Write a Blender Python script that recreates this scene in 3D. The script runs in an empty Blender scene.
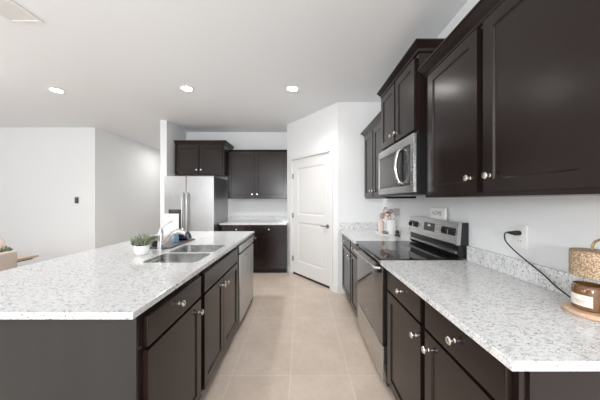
import bpy, bmesh, math, random
from mathutils import Vector, Matrix
random.seed(7)
S = bpy.context.scene
COL = S.collection
PI = math.pi

# ------------------------------------------------------------------ camera
CH = 1.335
cam_d = bpy.data.cameras.new('camera'); cam = bpy.data.objects.new('camera', cam_d); COL.objects.link(cam)
cam.location = (0, 0, CH); cam.rotation_euler = (PI/2, 0, 0)
cam_d.sensor_width = 36; cam_d.lens = 36*238/600
cam_d.shift_x = -1.0/600; cam_d.shift_y = 0.2/600
cam_d.clip_start = 0.02
S.camera = cam

# ------------------------------------------------------------------ world, light, exposure
S.view_settings.view_transform = 'Standard'; S.view_settings.look = 'None'
S.view_settings.gamma = 1; S.view_settings.use_curve_mapping = False
S.view_settings.exposure = -0.10
w = bpy.data.worlds.new('sky'); S.world = w; w.use_nodes = True
bg = w.node_tree.nodes['Background']; bg.inputs[0].default_value = (0.80, 0.88, 1.0, 1); bg.inputs[1].default_value = 1.0

def area(name, loc, rot, sx, sy, power, col=(1, 1, 1), shape='RECTANGLE', spread=PI):
    d = bpy.data.lights.new(name, 'AREA'); d.shape = shape; d.size = sx; d.size_y = sy
    d.energy = power; d.color = col; d.spread = spread
    o = bpy.data.objects.new(name, d); COL.objects.link(o); o.location = loc; o.rotation_euler = rot
    return o
RX0, RY0, CEIL = -7.6, -4.2, 2.745      # left wall, wall behind the camera, ceiling
area('daylight_sliding_door', (-2.2, RY0+0.75, 1.0), (PI/2+.75, 0, 0), 5.2, 1.9, 46, (0.97, 0.985, 1.0))  # added daylight fill at an unseen door, tilted up to brighten the ceiling
area('daylight_side_window', (RX0+0.6, 0.4, 1.4), (0, -PI/2-.7, 0), 1.5, 3.4, 42, (0.97, 0.985, 1.0))  # added daylight fill at an unseen window, also tilted toward the ceiling
LAMPS = [(-3.13, 3.05), (-1.44, 3.0), (-0.11, 3.0), (-3.13, -0.9), (-1.44, -0.9), (-0.11, -0.9)]  # the nearer row, behind the camera, is added and out of view
for i, (x, y) in enumerate(LAMPS):
    area('recessed_lamp_light', (x, y, CEIL-0.008), (0, 0, 0), 0.11, 0.11, 10 if y > 2 else 2.5, (0.99, 0.985, 0.98), 'DISK', 2.3)
area('hall_lamp_light', (-3.25, 6.4, CEIL-0.03), (0, 0, 0), 0.3, 0.3, 12, (1.0, 0.98, 0.95), 'DISK')  # added fill to brighten the hallway, no fixture modelled

def point_fill(name, loc, power, radius, col=(.95, .975, 1.0)):  # bare point fill, added out of view without a fixture
    d = bpy.data.lights.new(name, 'POINT'); d.energy = power; d.shadow_soft_size = radius; d.color = col
    o = bpy.data.objects.new(name, d); COL.objects.link(o); o.location = loc; return o
point_fill('dining_pendant_light', (-3.7, 2.05, 1.95), 8, .18)  # weak fill added above the table, no pendant hangs there
point_fill('entry_pendant_light', (-0.7, -2.9, 1.7), 285, .25)  # strong fill added behind the camera to even out the room
point_fill('living_pendant_light', (-2.7, -0.3, 1.75), 34, .25)  # fill added at left to lift the right wall

# ------------------------------------------------------------------ materials
def mat(name, col=(.8, .8, .8), rough=.5, metal=0, coat=0, ior=None, emis=None, es=0, trans=0, spec=None):
    m = bpy.data.materials.new(name); m.use_nodes = True
    b = m.node_tree.nodes['Principled BSDF']
    b.inputs['Base Color'].default_value = (*col, 1); b.inputs['Roughness'].default_value = rough
    b.inputs['Metallic'].default_value = metal; b.inputs['Coat Weight'].default_value = coat
    b.inputs['Transmission Weight'].default_value = trans
    if ior: b.inputs['IOR'].default_value = ior
    if spec is not None: b.inputs['Specular IOR Level'].default_value = spec
    if emis: b.inputs['Emission Color'].default_value = (*emis, 1); b.inputs['Emission Strength'].default_value = es
    return m
def nodes(m): return m.node_tree.nodes, m.node_tree.links, m.node_tree.nodes['Principled BSDF']
def objco(N, L, scale=(1, 1, 1), rot=(0, 0, 0)):
    t = N.new('ShaderNodeTexCoord'); mp = N.new('ShaderNodeMapping')
    mp.inputs['Scale'].default_value = scale; mp.inputs['Rotation'].default_value = rot
    L.new(t.outputs['Object'], mp.inputs['Vector']); return mp.outputs['Vector']
def noise(N, L, vec, scale, detail=3, rough=.5):
    n = N.new('ShaderNodeTexNoise'); n.inputs['Scale'].default_value = scale
    n.inputs['Detail'].default_value = detail; n.inputs['Roughness'].default_value = rough
    L.new(vec, n.inputs['Vector']); return n.outputs['Fac']
def ramp(N, L, fac, stops):
    r = N.new('ShaderNodeValToRGB'); L.new(fac, r.inputs[0]); e = r.color_ramp.elements
    while len(e) < len(stops): e.new(.5)
    for k, (p, c) in enumerate(stops):
        e[k].position = p; e[k].color = (*c, 1) if len(c) == 3 else c
    return r.outputs[0]
def mix(N, L, fac, a, b, mode='MIX'):
    n = N.new('ShaderNodeMix'); n.data_type = 'RGBA'; n.blend_type = mode
    for sock, v in ((n.inputs[0], fac), (n.inputs[6], a), (n.inputs[7], b)):
        if hasattr(v, 'links') or hasattr(v, 'is_linked'): L.new(v, sock)
        elif isinstance(v, tuple): sock.default_value = (*v, 1)
        else: sock.default_value = v
    return n.outputs[2]
def bump(N, L, b, h, dist, strength=.3):
    n = N.new('ShaderNodeBump'); n.inputs['Distance'].default_value = dist; n.inputs['Strength'].default_value = strength
    L.new(h, n.inputs['Height']); L.new(n.outputs[0], b.inputs['Normal'])

def wood_dark(name, c0, c1, rough=.33, vert=True):
    m = mat(name, c0, rough); N, L, b = nodes(m)
    v = objco(N, L, (9, 9, .9) if vert else (1.2, 1.2, 14))
    f = noise(N, L, v, 1.3, 4, .5)
    v2 = objco(N, L, (60, 60, 2.0)); f2 = noise(N, L, v2, 2.5, 3, .6)
    c = ramp(N, L, f, [(.2, c0), (.8, c1)])
    c = mix(N, L, .12, c, ramp(N, L, f2, [(.3, tuple(x*.85 for x in c0)), (.7, tuple(x*1.08 for x in c1))]))
    L.new(c, b.inputs['Base Color'])
    b.inputs['Specular IOR Level'].default_value = .40
    r = ramp(N, L, f, [(.3, (rough-.006,)*3), (.7, (rough+.008,)*3)]); L.new(r, b.inputs['Roughness'])
    return m
M = {}
M['cab'] = wood_dark('espresso_wood', (.0140, .0076, .0064), (.0168, .0092, .0078), .235)
M['cab_side'] = wood_dark('espresso_side_panel', (.019, .019, .019), (.025, .025, .0245), .42)
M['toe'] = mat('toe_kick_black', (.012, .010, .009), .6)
M['wall'] = mat('wall_paint', (.862, .87, .872), .85)
M['ceil'] = mat('ceiling_paint', (.86, .88, .90), .9)
for k in ('wall', 'ceil'):
    N, L, b = nodes(M[k]); f = noise(N, L, objco(N, L), 90, 3); bump(N, L, b, f, .002, .15)
M['trim'] = mat('white_trim_paint', (.84, .835, .82), .35)
M['door'] = mat('white_door_paint', (.83, .825, .81), .4)

def granite(name, dark=1.0, rotz=.6, g=1.0):
    m = mat(name, (.8, .79, .77), .12); N, L, b = nodes(m)
    v = objco(N, L, (1, 1.7, 1), (0, 0, rotz))
    cloud = noise(N, L, v, 9, 4, .6)
    mid = noise(N, L, v, 34, 5, .65)
    fine = noise(N, L, v, 78, 4, .62)
    tiny = noise(N, L, v, 170, 2, .5)
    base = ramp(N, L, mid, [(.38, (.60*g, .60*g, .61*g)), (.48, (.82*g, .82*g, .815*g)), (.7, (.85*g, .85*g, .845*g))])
    sp = ramp(N, L, fine, [(.585, (0, 0, 0)), (.62, (1, 1, 1))])
    cm = ramp(N, L, cloud, [(.40, (.30, .30, .30)), (.58, (1, 1, 1))])
    a = mix(N, L, 1.0, sp, cm, 'MULTIPLY')
    am = N.new('ShaderNodeMath'); am.operation = 'MULTIPLY'; L.new(a, am.inputs[0]); am.inputs[1].default_value = .95*dark
    c = mix(N, L, am.outputs[0], base, (.09, .088, .10))
    t = ramp(N, L, tiny, [(.60, (0, 0, 0)), (.70, (1, 1, 1))])
    tm = N.new('ShaderNodeMath'); tm.operation = 'MULTIPLY'; L.new(t, tm.inputs[0]); tm.inputs[1].default_value = .8*dark
    c = mix(N, L, tm.outputs[0], c, (.18, .178, .185))
    L.new(c, b.inputs['Base Color']); return m
M['granite'] = granite('speckled_white_granite')
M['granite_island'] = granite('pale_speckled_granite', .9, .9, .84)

def brushed(name, col, rough=.28, axis='z'):
    m = mat(name, col, rough, 1.0); N, L, b = nodes(m)
    sc = {'z': (150, 150, 2), 'x': (2, 150, 150), 'y': (150, 2, 150)}[axis]
    f = noise(N, L, objco(N, L, sc), 2, 3)
    L.new(ramp(N, L, f, [(.3, (rough-.05,)*3), (.7, (rough+.08,)*3)]), b.inputs['Roughness'])
    return m
M['steel'] = brushed('brushed_stainless', (.50, .50, .50), .30)
M['steel_h'] = brushed('brushed_stainless_horizontal', (.56, .55, .54), .27, 'y')
M['steel_dark'] = brushed('fridge_side_grey', (.45, .45, .45), .42)
M['sink'] = brushed('sink_steel', (.70, .70, .69), .22, 'y')
M['chrome'] = mat('chrome', (.66, .66, .66), .12, 1)
M['doorhw'] = mat('dark_nickel', (.36, .35, .33), .28, 1)
M['nickel'] = mat('satin_nickel', (.80, .77, .72), .2, 1)
M['blackglass'] = mat('black_glass', (.010, .010, .011), .04)
M['ovenglass'] = mat('oven_door_glass', (.022, .018, .016), .07, 0, .6)
M['mwglass'] = mat('microwave_window_glass', (.10, .10, .10), .10, .55)
M['black'] = mat('black_enamel', (.012, .012, .013), .3)
M['panel'] = mat('control_panel_black', (.03, .03, .033), .25)
M['ring'] = mat('burner_ring_grey', (.09, .09, .09), .12)
M['white'] = mat('white_ceramic', (.88, .87, .85), .18)
M['paper'] = mat('white_paper', (.90, .90, .89), .7)
M['plate'] = mat('outlet_plate_white', (.88, .87, .85), .3)
M['slot'] = mat('outlet_slot', (.06, .06, .06), .5)
M['cord'] = mat('black_cord_rubber', (.01, .01, .01), .45)
M['brass'] = mat('pale_brass', (.80, .60, .36), .22, 1)
M['beige'] = mat('beige_upholstery', (.55, .46, .40), .9)
M['pinkvase'] = mat('blush_ceramic', (.74, .62, .57), .6)
M['leaf'] = mat('leaf_green', (.13, .19, .07), .5)
M['leafpale'] = mat('leaf_sage', (.27, .31, .21), .6)
M['leafdark'] = mat('leaf_dark_green', (.05, .09, .035), .5)
M['soil'] = mat('potting_soil', (.05, .035, .025), .95)
M['tray'] = mat('dark_tray', (.09, .085, .08), .35)
M['navy'] = mat('navy_ceramic', (.012, .014, .03), .12)
M['blue'] = mat('blue_dish_soap', (.22, .42, .60), .15, 0, .5)
M['capw'] = mat('white_cap', (.8, .8, .8), .3)
M['amber'] = mat('amber_jar_glass', (.16, .065, .012), .05, 0, 1)
M['wax'] = mat('candle_wax', (.62, .50, .30), .5)
M['label'] = mat('cream_label', (.86, .80, .72), .6)
M['ink'] = mat('label_ink', (.50, .34, .26), .7)
M['inkgrey'] = mat('sign_ink_grey', (.30, .30, .30), .7)
M['rose'] = mat('rose_gold', (.78, .50, .42), .25, .8)
M['spoonwood'] = mat('utensil_wood', (.52, .39, .30), .6)
M['silicone'] = mat('grey_silicone', (.42, .40, .385), .5)
M['greymat'] = mat('grey_ceramic', (.28, .27, .26), .4)
M['lamp_em'] = mat('lit_lamp_lens', (1, 1, 1), .4, emis=(1, .98, .95), es=85)
M['thermo'] = mat('dark_sensor_plastic', (.04, .045, .05), .3)
M['badge'] = mat('badge_silver', (.7, .7, .7), .3, 1)
M['glass'] = mat('window_glass', (.95, .97, .97), .02, trans=1, ior=1.1)
def plainwood(name, c0, c1, rough, scale):
    m = mat(name, c0, rough); N, L, b = nodes(m)
    f = noise(N, L, objco(N, L, scale), 3, 5, .6)
    L.new(ramp(N, L, f, [(.3, c0), (.7, c1)]), b.inputs['Base Color']); return m
M['tablewood'] = plainwood('dining_table_oak', (.45, .34, .25), (.60, .47, .36), .45, (1, 14, 14))
M['tableedge'] = plainwood('dark_table_edge', (.10, .07, .05), (.16, .11, .08), .5, (1, 14, 14))
M['basewood'] = plainwood('lamp_base_beech', (.60, .39, .26), (.72, .50, .35), .45, (4, 40, 4))
# floor tile
m = mat('beige_floor_tile', (.5, .43, .37), .3); M['floor'] = m; N, L, b = nodes(m)
t = N.new('ShaderNodeTexCoord'); mp = N.new('ShaderNodeMapping'); mp.inputs['Location'].default_value = (.081, -1.81, 0)
L.new(t.outputs['Object'], mp.inputs['Vector'])
br = N.new('ShaderNodeTexBrick'); br.offset = 0; br.squash = 1
br.inputs['Scale'].default_value = 1; br.inputs['Brick Width'].default_value = .448; br.inputs['Row Height'].default_value = .448
br.inputs['Mortar Size'].default_value = .0028; br.inputs['Mortar Smooth'].default_value = .1; br.inputs['Bias'].default_value = 0
br.inputs['Color1'].default_value = (.665, .56, .47, 1); br.inputs['Color2'].default_value = (.64, .535, .448, 1)
br.inputs['Mortar'].default_value = (.77, .68, .59, 1); L.new(mp.outputs[0], br.inputs['Vector'])
f = noise(N, L, mp.outputs[0], 3.2, 6, .6)
f2 = noise(N, L, mp.outputs[0], 22, 4, .6)
c = mix(N, L, .9, br.outputs['Color'], ramp(N, L, f, [(.3, (.86, .84, .82)), (.7, (1.06, 1.06, 1.06))]), 'MULTIPLY')
c = mix(N, L, .5, c, ramp(N, L, f2, [(.3, (.90, .90, .90)), (.7, (1.08, 1.08, 1.08))]), 'MULTIPLY')
L.new(c, b.inputs['Base Color'])
bump(N, L, b, f2, .002, .12)
# rattan
m = mat('woven_rattan', (.66, .50, .34), .6); M['rattan'] = m; N, L, b = nodes(m)
vo = N.new('ShaderNodeTexVoronoi'); vo.inputs['Scale'].default_value = 230; L.new(objco(N, L, (1, 1, .8), (.5, .5, 0)), vo.inputs['Vector'])
L.new(ramp(N, L, vo.outputs['Distance'], [(.15, (.74, .60, .43)), (.45, (.50, .36, .23)), (.7, (.30, .19, .11))]), b.inputs['Base Color'])
bump(N, L, b, vo.outputs['Distance'], .004, .7)

# ------------------------------------------------------------------ mesh helpers
def merge(bm, t):
    me = bpy.data.meshes.new('tmp'); t.to_mesh(me); t.free(); bm.from_mesh(me); bpy.data.meshes.remove(me)
def B(): return bmesh.new()
def box(bm, x0, x1, y0, y1, z0, z1, bev=0, seg=2):
    t = bmesh.new()
    x0, x1 = sorted((x0, x1)); y0, y1 = sorted((y0, y1)); z0, z1 = sorted((z0, z1))
    r = bmesh.ops.create_cube(t, size=1)
    for v in t.verts: v.co = Vector(((x0+x1)/2+v.co.x*(x1-x0), (y0+y1)/2+v.co.y*(y1-y0), (z0+z1)/2+v.co.z*(z1-z0)))
    if bev: bmesh.ops.bevel(t, geom=t.edges[:], offset=bev, segments=seg, affect='EDGES', profile=.6, clamp_overlap=True)
    merge(bm, t); return bm
def BX(*a, **k): return box(bmesh.new(), *a, **k)
def frame_for(d):
    d = d.normalized(); u = Vector((0, 0, 1)) if abs(d.z) < .9 else Vector((1, 0, 0))
    a = d.cross(u).normalized(); return a, d.cross(a).normalized()
def tube(bm, pts, r, n=12, caps=True):
    pts = [Vector(p) for p in pts]; R = r if isinstance(r, (list, tuple)) else [r]*len(pts)
    rings = []; a = None
    for i, p in enumerate(pts):
        d = (pts[min(i+1, len(pts)-1)]-pts[max(i-1, 0)]).normalized()
        if a is None: a, b_ = frame_for(d)
        else: a = (a - d*a.dot(d)).normalized(); b_ = d.cross(a)
        rings.append([bm.verts.new(p+(a*math.cos(2*PI*k/n)+b_*math.sin(2*PI*k/n))*R[i]) for k in range(n)])
    for q, s in zip(rings, rings[1:]):
        for k in range(n): bm.faces.new((q[k], q[(k+1) % n], s[(k+1) % n], s[k]))
    if caps: bm.faces.new(rings[0][::-1]); bm.faces.new(rings[-1])
    return bm
def cyl(bm, p0, p1, r, n=20): return tube(bm, [p0, p1], r, n)
def lathe(bm, prof, c=(0, 0, 0), n=28, axis='z', sgn=1):
    c = Vector(c); rings = []
    for r, h in prof:
        ring = []
        for k in range(n):
            a = 2*PI*k/n; u, v = r*math.cos(a), r*math.sin(a)
            p = {'z': Vector((u, v, h)), 'y': Vector((u, sgn*h, v)), 'x': Vector((sgn*h, u, v))}[axis]
            ring.append(bm.verts.new(c+p))
        rings.append(ring)
    for q, s in zip(rings, rings[1:]):
        for k in range(n): bm.faces.new((q[k], q[(k+1) % n], s[(k+1) % n], s[k]))
    bm.faces.new(rings[0][::-1]); bm.faces.new(rings[-1]); return bm
def prism(bm, poly, z0, z1):
    a = [bm.verts.new((x, y, z0)) for x, y in poly]; b_ = [bm.verts.new((x, y, z1)) for x, y in poly]
    n = len(poly); bm.faces.new(a[::-1]); bm.faces.new(b_)
    for k in range(n): bm.faces.new((a[k], a[(k+1) % n], b_[(k+1) % n], b_[k]))
    return bm
def curve_pts(P, n=24):
    P = [Vector(p) for p in P]; Q = [P[0]*2-P[1]]+P+[P[-1]*2-P[-2]]; out = []
    m_ = max(2, n//(len(P)-1))
    for i in range(1, len(Q)-2):
        for k in range(m_):
            t_ = k/m_; a, b_, c_, d = Q[i-1], Q[i], Q[i+1], Q[i+2]
            out.append(.5*((2*b_)+(c_-a)*t_+(2*a-5*b_+4*c_-d)*t_*t_+(3*b_-a-3*c_+d)*t_**3))
    out.append(P[-1]); return out
def rrect(x0, x1, y0, y1, r, n=6):
    out = []
    for cx, cy, a0 in ((x1-r, y1-r, 0), (x0+r, y1-r, PI/2), (x0+r, y0+r, PI), (x1-r, y0+r, 1.5*PI)):
        for k in range(n+1):
            a = a0+PI/2*k/n; out.append((cx+r*math.cos(a), cy+r*math.sin(a)))
    return out
def worldloc(o):
    v = Vector(o.location)
    while o.parent: o = o.parent; v += Vector(o.location)
    return v
def obj(name, bm, m, parent=None, local=False, label=None, sharp=.6):
    """link one mesh; vertices are given in world space unless local (then in the root's frame)"""
    bmesh.ops.recalc_face_normals(bm, faces=bm.faces[:])
    for f in bm.faces:      # broad flat faces keep their own normal, bevels and round work shade smoothly
        nb = [g for e in f.edges for g in e.link_faces if g is not f]
        f.smooth = not (nb and ((f.calc_area() > .003 and max(map(abs, f.normal)) > .9999) or f.calc_area() > 5*sum(g.calc_area() for g in nb)/len(nb) or
                                all(len(e.link_faces) == 2 and e.calc_face_angle(0) > sharp for e in f.edges)))
    for e in bm.edges:
        if len(e.link_faces) == 2 and e.calc_face_angle(0) > sharp: e.smooth = False
    if parent and not local:
        d = worldloc(parent)
        for v in bm.verts: v.co -= d
    me = bpy.data.meshes.new(name); bm.to_mesh(me); bm.free()
    o = bpy.data.objects.new(name, me); COL.objects.link(o)
    me.materials.append(M[m] if isinstance(m, str) else m)
    if parent: o.parent = parent
    if label: o['label'] = label
    return o
def tag(o, label, cat, group=None):
    o['label'] = label; o['category'] = cat
    if group: o['group'] = group
    return o
def thing(name, label, cat, loc=(0, 0, 0), rz=0, group=None):
    o = bpy.data.objects.new(name, None); COL.objects.link(o); o.empty_display_size = .05
    o.location = loc; o.rotation_euler = (0, 0, rz); return tag(o, label, cat, group)
def solo(name, bm, m, label, cat, group=None, org=None):
    """a thing that is one mesh, origin at its base"""
    c = [v.co for v in bm.verts]
    org = Vector(org) if org else Vector(((min(p.x for p in c)+max(p.x for p in c))/2, (min(p.y for p in c)+max(p.y for p in c))/2, min(p.z for p in c)))
    for v in bm.verts: v.co -= org
    o = obj(name, bm, m); o.location = org; return tag(o, label, cat, group)
def struct(name, bm, m, parent=None, label=None):
    o = obj(name, bm, m, parent)
    if not parent: o['kind'] = 'structure'
    return o
def dup(root, loc, label=None, rz=None):
    r = root.copy(); COL.objects.link(r); r.location = loc
    if rz is not None: r.rotation_euler = (0, 0, rz)
    if label: r['label'] = label
    for ch in list(root.children):
        c = ch.copy(); COL.objects.link(c); c.parent = r
        for g in list(ch.children):
            d = g.copy(); COL.objects.link(d); d.parent = c
    return r
def boolean_cut(bm, cutters):
    me = bpy.data.meshes.new('t'); bm.to_mesh(me); bm.free(); o = bpy.data.objects.new('t', me); COL.objects.link(o)
    kill = [o]
    for c in cutters:
        mc = bpy.data.meshes.new('c'); bmesh.ops.recalc_face_normals(c, faces=c.faces[:]); c.to_mesh(mc); c.free()
        oc = bpy.data.objects.new('c', mc); COL.objects.link(oc); kill.append(oc)
        md = o.modifiers.new('b', 'BOOLEAN'); md.object = oc; md.operation = 'DIFFERENCE'; md.solver = 'EXACT'
    dg = bpy.context.evaluated_depsgraph_get(); ev = o.evaluated_get(dg); em = ev.to_mesh()
    out = bmesh.new(); out.from_mesh(em); ev.to_mesh_clear()
    for k in kill:
        d = k.data; bpy.data.objects.remove(k); bpy.data.meshes.remove(d)
    return out

# ================================================================== THE ROOM
XW, YB = 1.18, 4.93        # right wall face, kitchen back wall face
T = .12
struct('floor', BX(RX0-T, XW+T, RY0-T, 8.2, -.1, 0), 'floor')
struct('ceiling', BX(RX0-T, XW+T, RY0-T, 8.2, CEIL, CEIL+.1), 'ceil')
struct('wall_right', BX(XW, XW+T, RY0-T, YB+T, 0, CEIL), 'wall')
struct('wall_kitchen_back', BX(-2.376, XW, YB, YB+T, 0, CEIL), 'wall')
struct('wall_fridge_side', BX(-2.49, -2.376, 4.21, 8.2, 0, CEIL), 'wall')
struct('wall_hall_end', BX(-4.0, -2.49, 8.08, 8.2, 0, CEIL), 'wall')
struct('wall_hall_left', BX(-4.12, -4.0, 4.62+T, 8.08, 0, CEIL), 'wall')
struct('wall_great_room', BX(RX0, -4.0, 4.62, 4.62+T, 0, CEIL), 'wall')
# left wall with a window, wall behind the camera with a sliding glass door
bm = B(); box(bm, RX0-T, RX0, RY0, 4.74, 0, .7); box(bm, RX0-T, RX0, RY0, 4.74, 2.2, CEIL)
box(bm, RX0-T, RX0, RY0, -1.3, .7, 2.2); box(bm, RX0-T, RX0, 2.1, 4.74, .7, 2.2); struct('wall_left', bm, 'wall')
bm = B(); box(bm, RX0-T, -4.8, RY0-T, RY0, 0, CEIL); box(bm, .4, XW, RY0-T, RY0, 0, CEIL); box(bm, -4.8, .4, RY0-T, RY0, 2.2, CEIL)
struct('wall_behind', bm, 'wall')
def window(n, x0, x1, y0, y1, z0, z1, bars):
    bm = B(); th = .05
    if abs(x1-x0) > abs(y1-y0):
        box(bm, x0, x1, y0, y1, z0, z0+th); box(bm, x0, x1, y0, y1, z1-th, z1)
        for k in range(bars+1):
            x = x0+(x1-x0-th)*k/bars; box(bm, x, x+th, y0, y1, z0+th, z1-th)
        g = BX(x0+th, x1-th, (y0+y1)/2-.003, (y0+y1)/2+.003, z0+th, z1-th)
    else:
        box(bm, x0, x1, y0, y1, z0, z0+th); box(bm, x0, x1, y0, y1, z1-th, z1)
        for k in range(bars+1):
            y = y0+(y1-y0-th)*k/bars; box(bm, x0, x1, y, y+th, z0+th, z1-th)
        g = BX((x0+x1)/2-.003, (x0+x1)/2+.003, y0+th, y1-th, z0+th, z1-th)
    o = struct(n, bm, 'trim'); obj('pane', g, 'glass', o)
window('window_1', RX0-.08, RX0-.03, -1.3, 2.1, .7, 2.2, 3)
window('window_2', -4.8, .4, RY0-.08, RY0-.03, 0, 2.2, 3)
# pantry walls: left return, diagonal with a door, flat return behind the range counter
P0, P1 = Vector((-.255, 4.45, 0)), Vector((.53, 3.42, 0))
DL = (P1-P0).length; ang = math.atan2(P1.y-P0.y, P1.x-P0.x)
struct('wall_pantry_left', prism(B(), [(-.26, 4.455), (-.165, 4.51), (-.165, YB), (-.26, YB)], 0, CEIL), 'wall')
struct('wall_pantry_right', BX(.535, XW, 3.42, 3.52, 0, CEIL), 'wall')
def diag(name, bm, m, parent=None, kind=True):
    if parent: return obj(name, bm, m, parent, local=True)
    o = obj(name, bm, m, None); o.location = P0; o.rotation_euler = (0, 0, ang)
    if kind: o['kind'] = 'structure'
    return o
T0, T1, DH = .112*DL, .878*DL, 2.06
bm = B(); box(bm, 0, T0, 0, .1, 0, CEIL); box(bm, T1, DL, 0, .1, 0, CEIL); box(bm, T0, T1, 0, .1, DH, CEIL)
diag('wall_pantry', bm, 'wall')
# casing
bm = B(); cw = .062
for x0, x1, z0, z1 in ((T0-cw, T0-.004, 0, DH+cw), (T1+.004, T1+cw, 0, DH+cw), (T0-.004, T1+.004, DH+.004, DH+cw)):
    box(bm, x0, x1, -.016, -.0005, z0, z1, .004)
diag('trim_1', bm, 'trim')
# the two-panel pantry door
def panel_slab(x0, x1, z0, z1, y0, y1, panels, rec=.009, bev=.014):
    """slab whose front (y0) carries recessed panels with sloping edges and a raised field"""
    bm = B(); xs = sorted({x0, x1, *[p[0] for p in panels], *[p[1] for p in panels]}); zs = sorted({z0, z1, *[p[2] for p in panels], *[p[3] for p in panels]})
    for a, b_ in zip(xs, xs[1:]):
        for c_, d in zip(zs, zs[1:]):
            if any(p[0] <= a+1e-6 and b_ <= p[1]+1e-6 and p[2] <= c_+1e-6 and d <= p[3]+1e-6 for p in panels): continue
            bm.faces.new([bm.verts.new(q) for q in ((a, y0, c_), (b_, y0, c_), (b_, y0, d), (a, y0, d))])
    for (a, b_, c_, d) in panels:
        rings = []
        for k, (ins, dy) in enumerate(((0, 0), (bev*.4, rec), (bev, rec))):
            rings.append([bm.verts.new(q) for q in ((a+ins, y0+dy, c_+ins), (b_-ins, y0+dy, c_+ins), (b_-ins, y0+dy, d-ins), (a+ins, y0+dy, d-ins))])
        for q, s in zip(rings, rings[1:]):
            for k in range(4): bm.faces.new((q[k], q[(k+1) % 4], s[(k+1) % 4], s[k]))
        bm.faces.new(rings[-1])
    c = [(x0, z0), (x1, z0), (x1, z1), (x0, z1)]
    for k in range(4):
        (a, b_), (c_, d) = c[k], c[(k+1) % 4]
        bm.faces.new([bm.verts.new(q) for q in ((a, y0, b_), (c_, y0, d), (c_, y1, d), (a, y1, b_))])
    bm.faces.new([bm.verts.new((x, y1, z)) for x, z in c])
    bmesh.ops.remove_doubles(bm, verts=bm.verts[:], dist=1e-5)
    return bm
dx0, dx1 = T0+.008, T1-.008; dw = dx1-dx0
door = diag('door_1', panel_slab(dx0, dx1, .036, DH-.002, .022, .06,
            [(dx0+.14, dx1-.16, 1.02+.06, DH-.16), (dx0+.14, dx1-.16, .25, .95)], .011, .045), 'door')
bm = B(); 
for px0, px1, pz0, pz1 in ((dx0+.185, dx1-.205, 1.125, DH-.205), (dx0+.185, dx1-.205, .295, .905)): box(bm, px0, px1, .026, .034, pz0, pz1, .003)
diag('raised_panel', bm, 'door', door)
for z in (1.80, 1.10, .32) if False else (1.77, 1.06, .28):
    bm = B(); cyl(bm, (dx0-.006, .012, z-.045), (dx0-.006, .012, z+.045), .007, 12); box(bm, dx0-.002, dx0+.02, .0195, .0218, z-.045, z+.045)
    diag('hinge', bm, 'doorhw', door)
diag('bottom_seal', BX(dx0, dx1, .024, .058, .003, .0355), 'toe', door)  # dark strip imitating the shade in the gap under the door
bm = B(); hx, hz = dx1-.065, .945+.16
hz = 1.335-26.5/66.5
lathe(bm, [(.001, 0), (.030, .001), (.032, .006), (.028, .012), (.012, .014), (.011, .04), (.001, .041)], (hx, .022, hz), 24, 'y', -1)
tube(bm, curve_pts([(hx, -.014, hz), (hx-.02, -.02, hz), (hx-.06, -.02, hz+.002), (hx-.115, -.015, hz)], 14), [.010]*5+[.009]*5+[.008]*5 if False else .009, 12)
diag('lever_handle', bm, 'doorhw', door)
# baseboards
def baseboard(name, pts):
    """pts: polyline on floor, board grows to the left of travel"""
    bm = B()
    for (ax, ay), (bx_, by) in zip(pts, pts[1:]):
        d = Vector((bx_-ax, by-ay)); n = Vector((-d.y, d.x)).normalized()
        e = d.normalized()*.012
        for th, h0, h1 in ((.014, 0, .085), (.009, .085, .10)):
            prism(bm, [(ax, ay), (bx_, by), (bx_+n.x*th, by+n.y*th), (ax+n.x*th, ay+n.y*th)], h0, h1)
    struct(name, bm, 'trim')
u = (P1-P0).normalized()
def dp(t_, off=.001): 
    n = Vector((-u.y, u.x, 0)); p = P0+u*t_-n*off; return (p.x, p.y)
baseboard('baseboard_pantry_left', [dp(T0-cw-.002), dp(.002)])
baseboard('baseboard_pantry_right', [(.60, 3.419), dp(DL+.002), dp(T1+cw+.002)])
baseboard('baseboard_fridge_wall', [(-2.376, 4.209), (-2.49, 4.209)])
baseboard('baseboard_hall', [(-2.491, 4.21), (-2.491, 8.07)])
baseboard('baseboard_great_room', [(-4.0, 4.619), (RX0, 4.619)])
baseboard('baseboard_hall_left', [(-3.999, 8.07), (-3.999, 4.62)])
baseboard('baseboard_left', [(RX0+.001, 4.6), (RX0+.001, RY0+.1)])
baseboard('baseboard_right', [(XW-.001, RY0+.1), (XW-.001, .60)])

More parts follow.
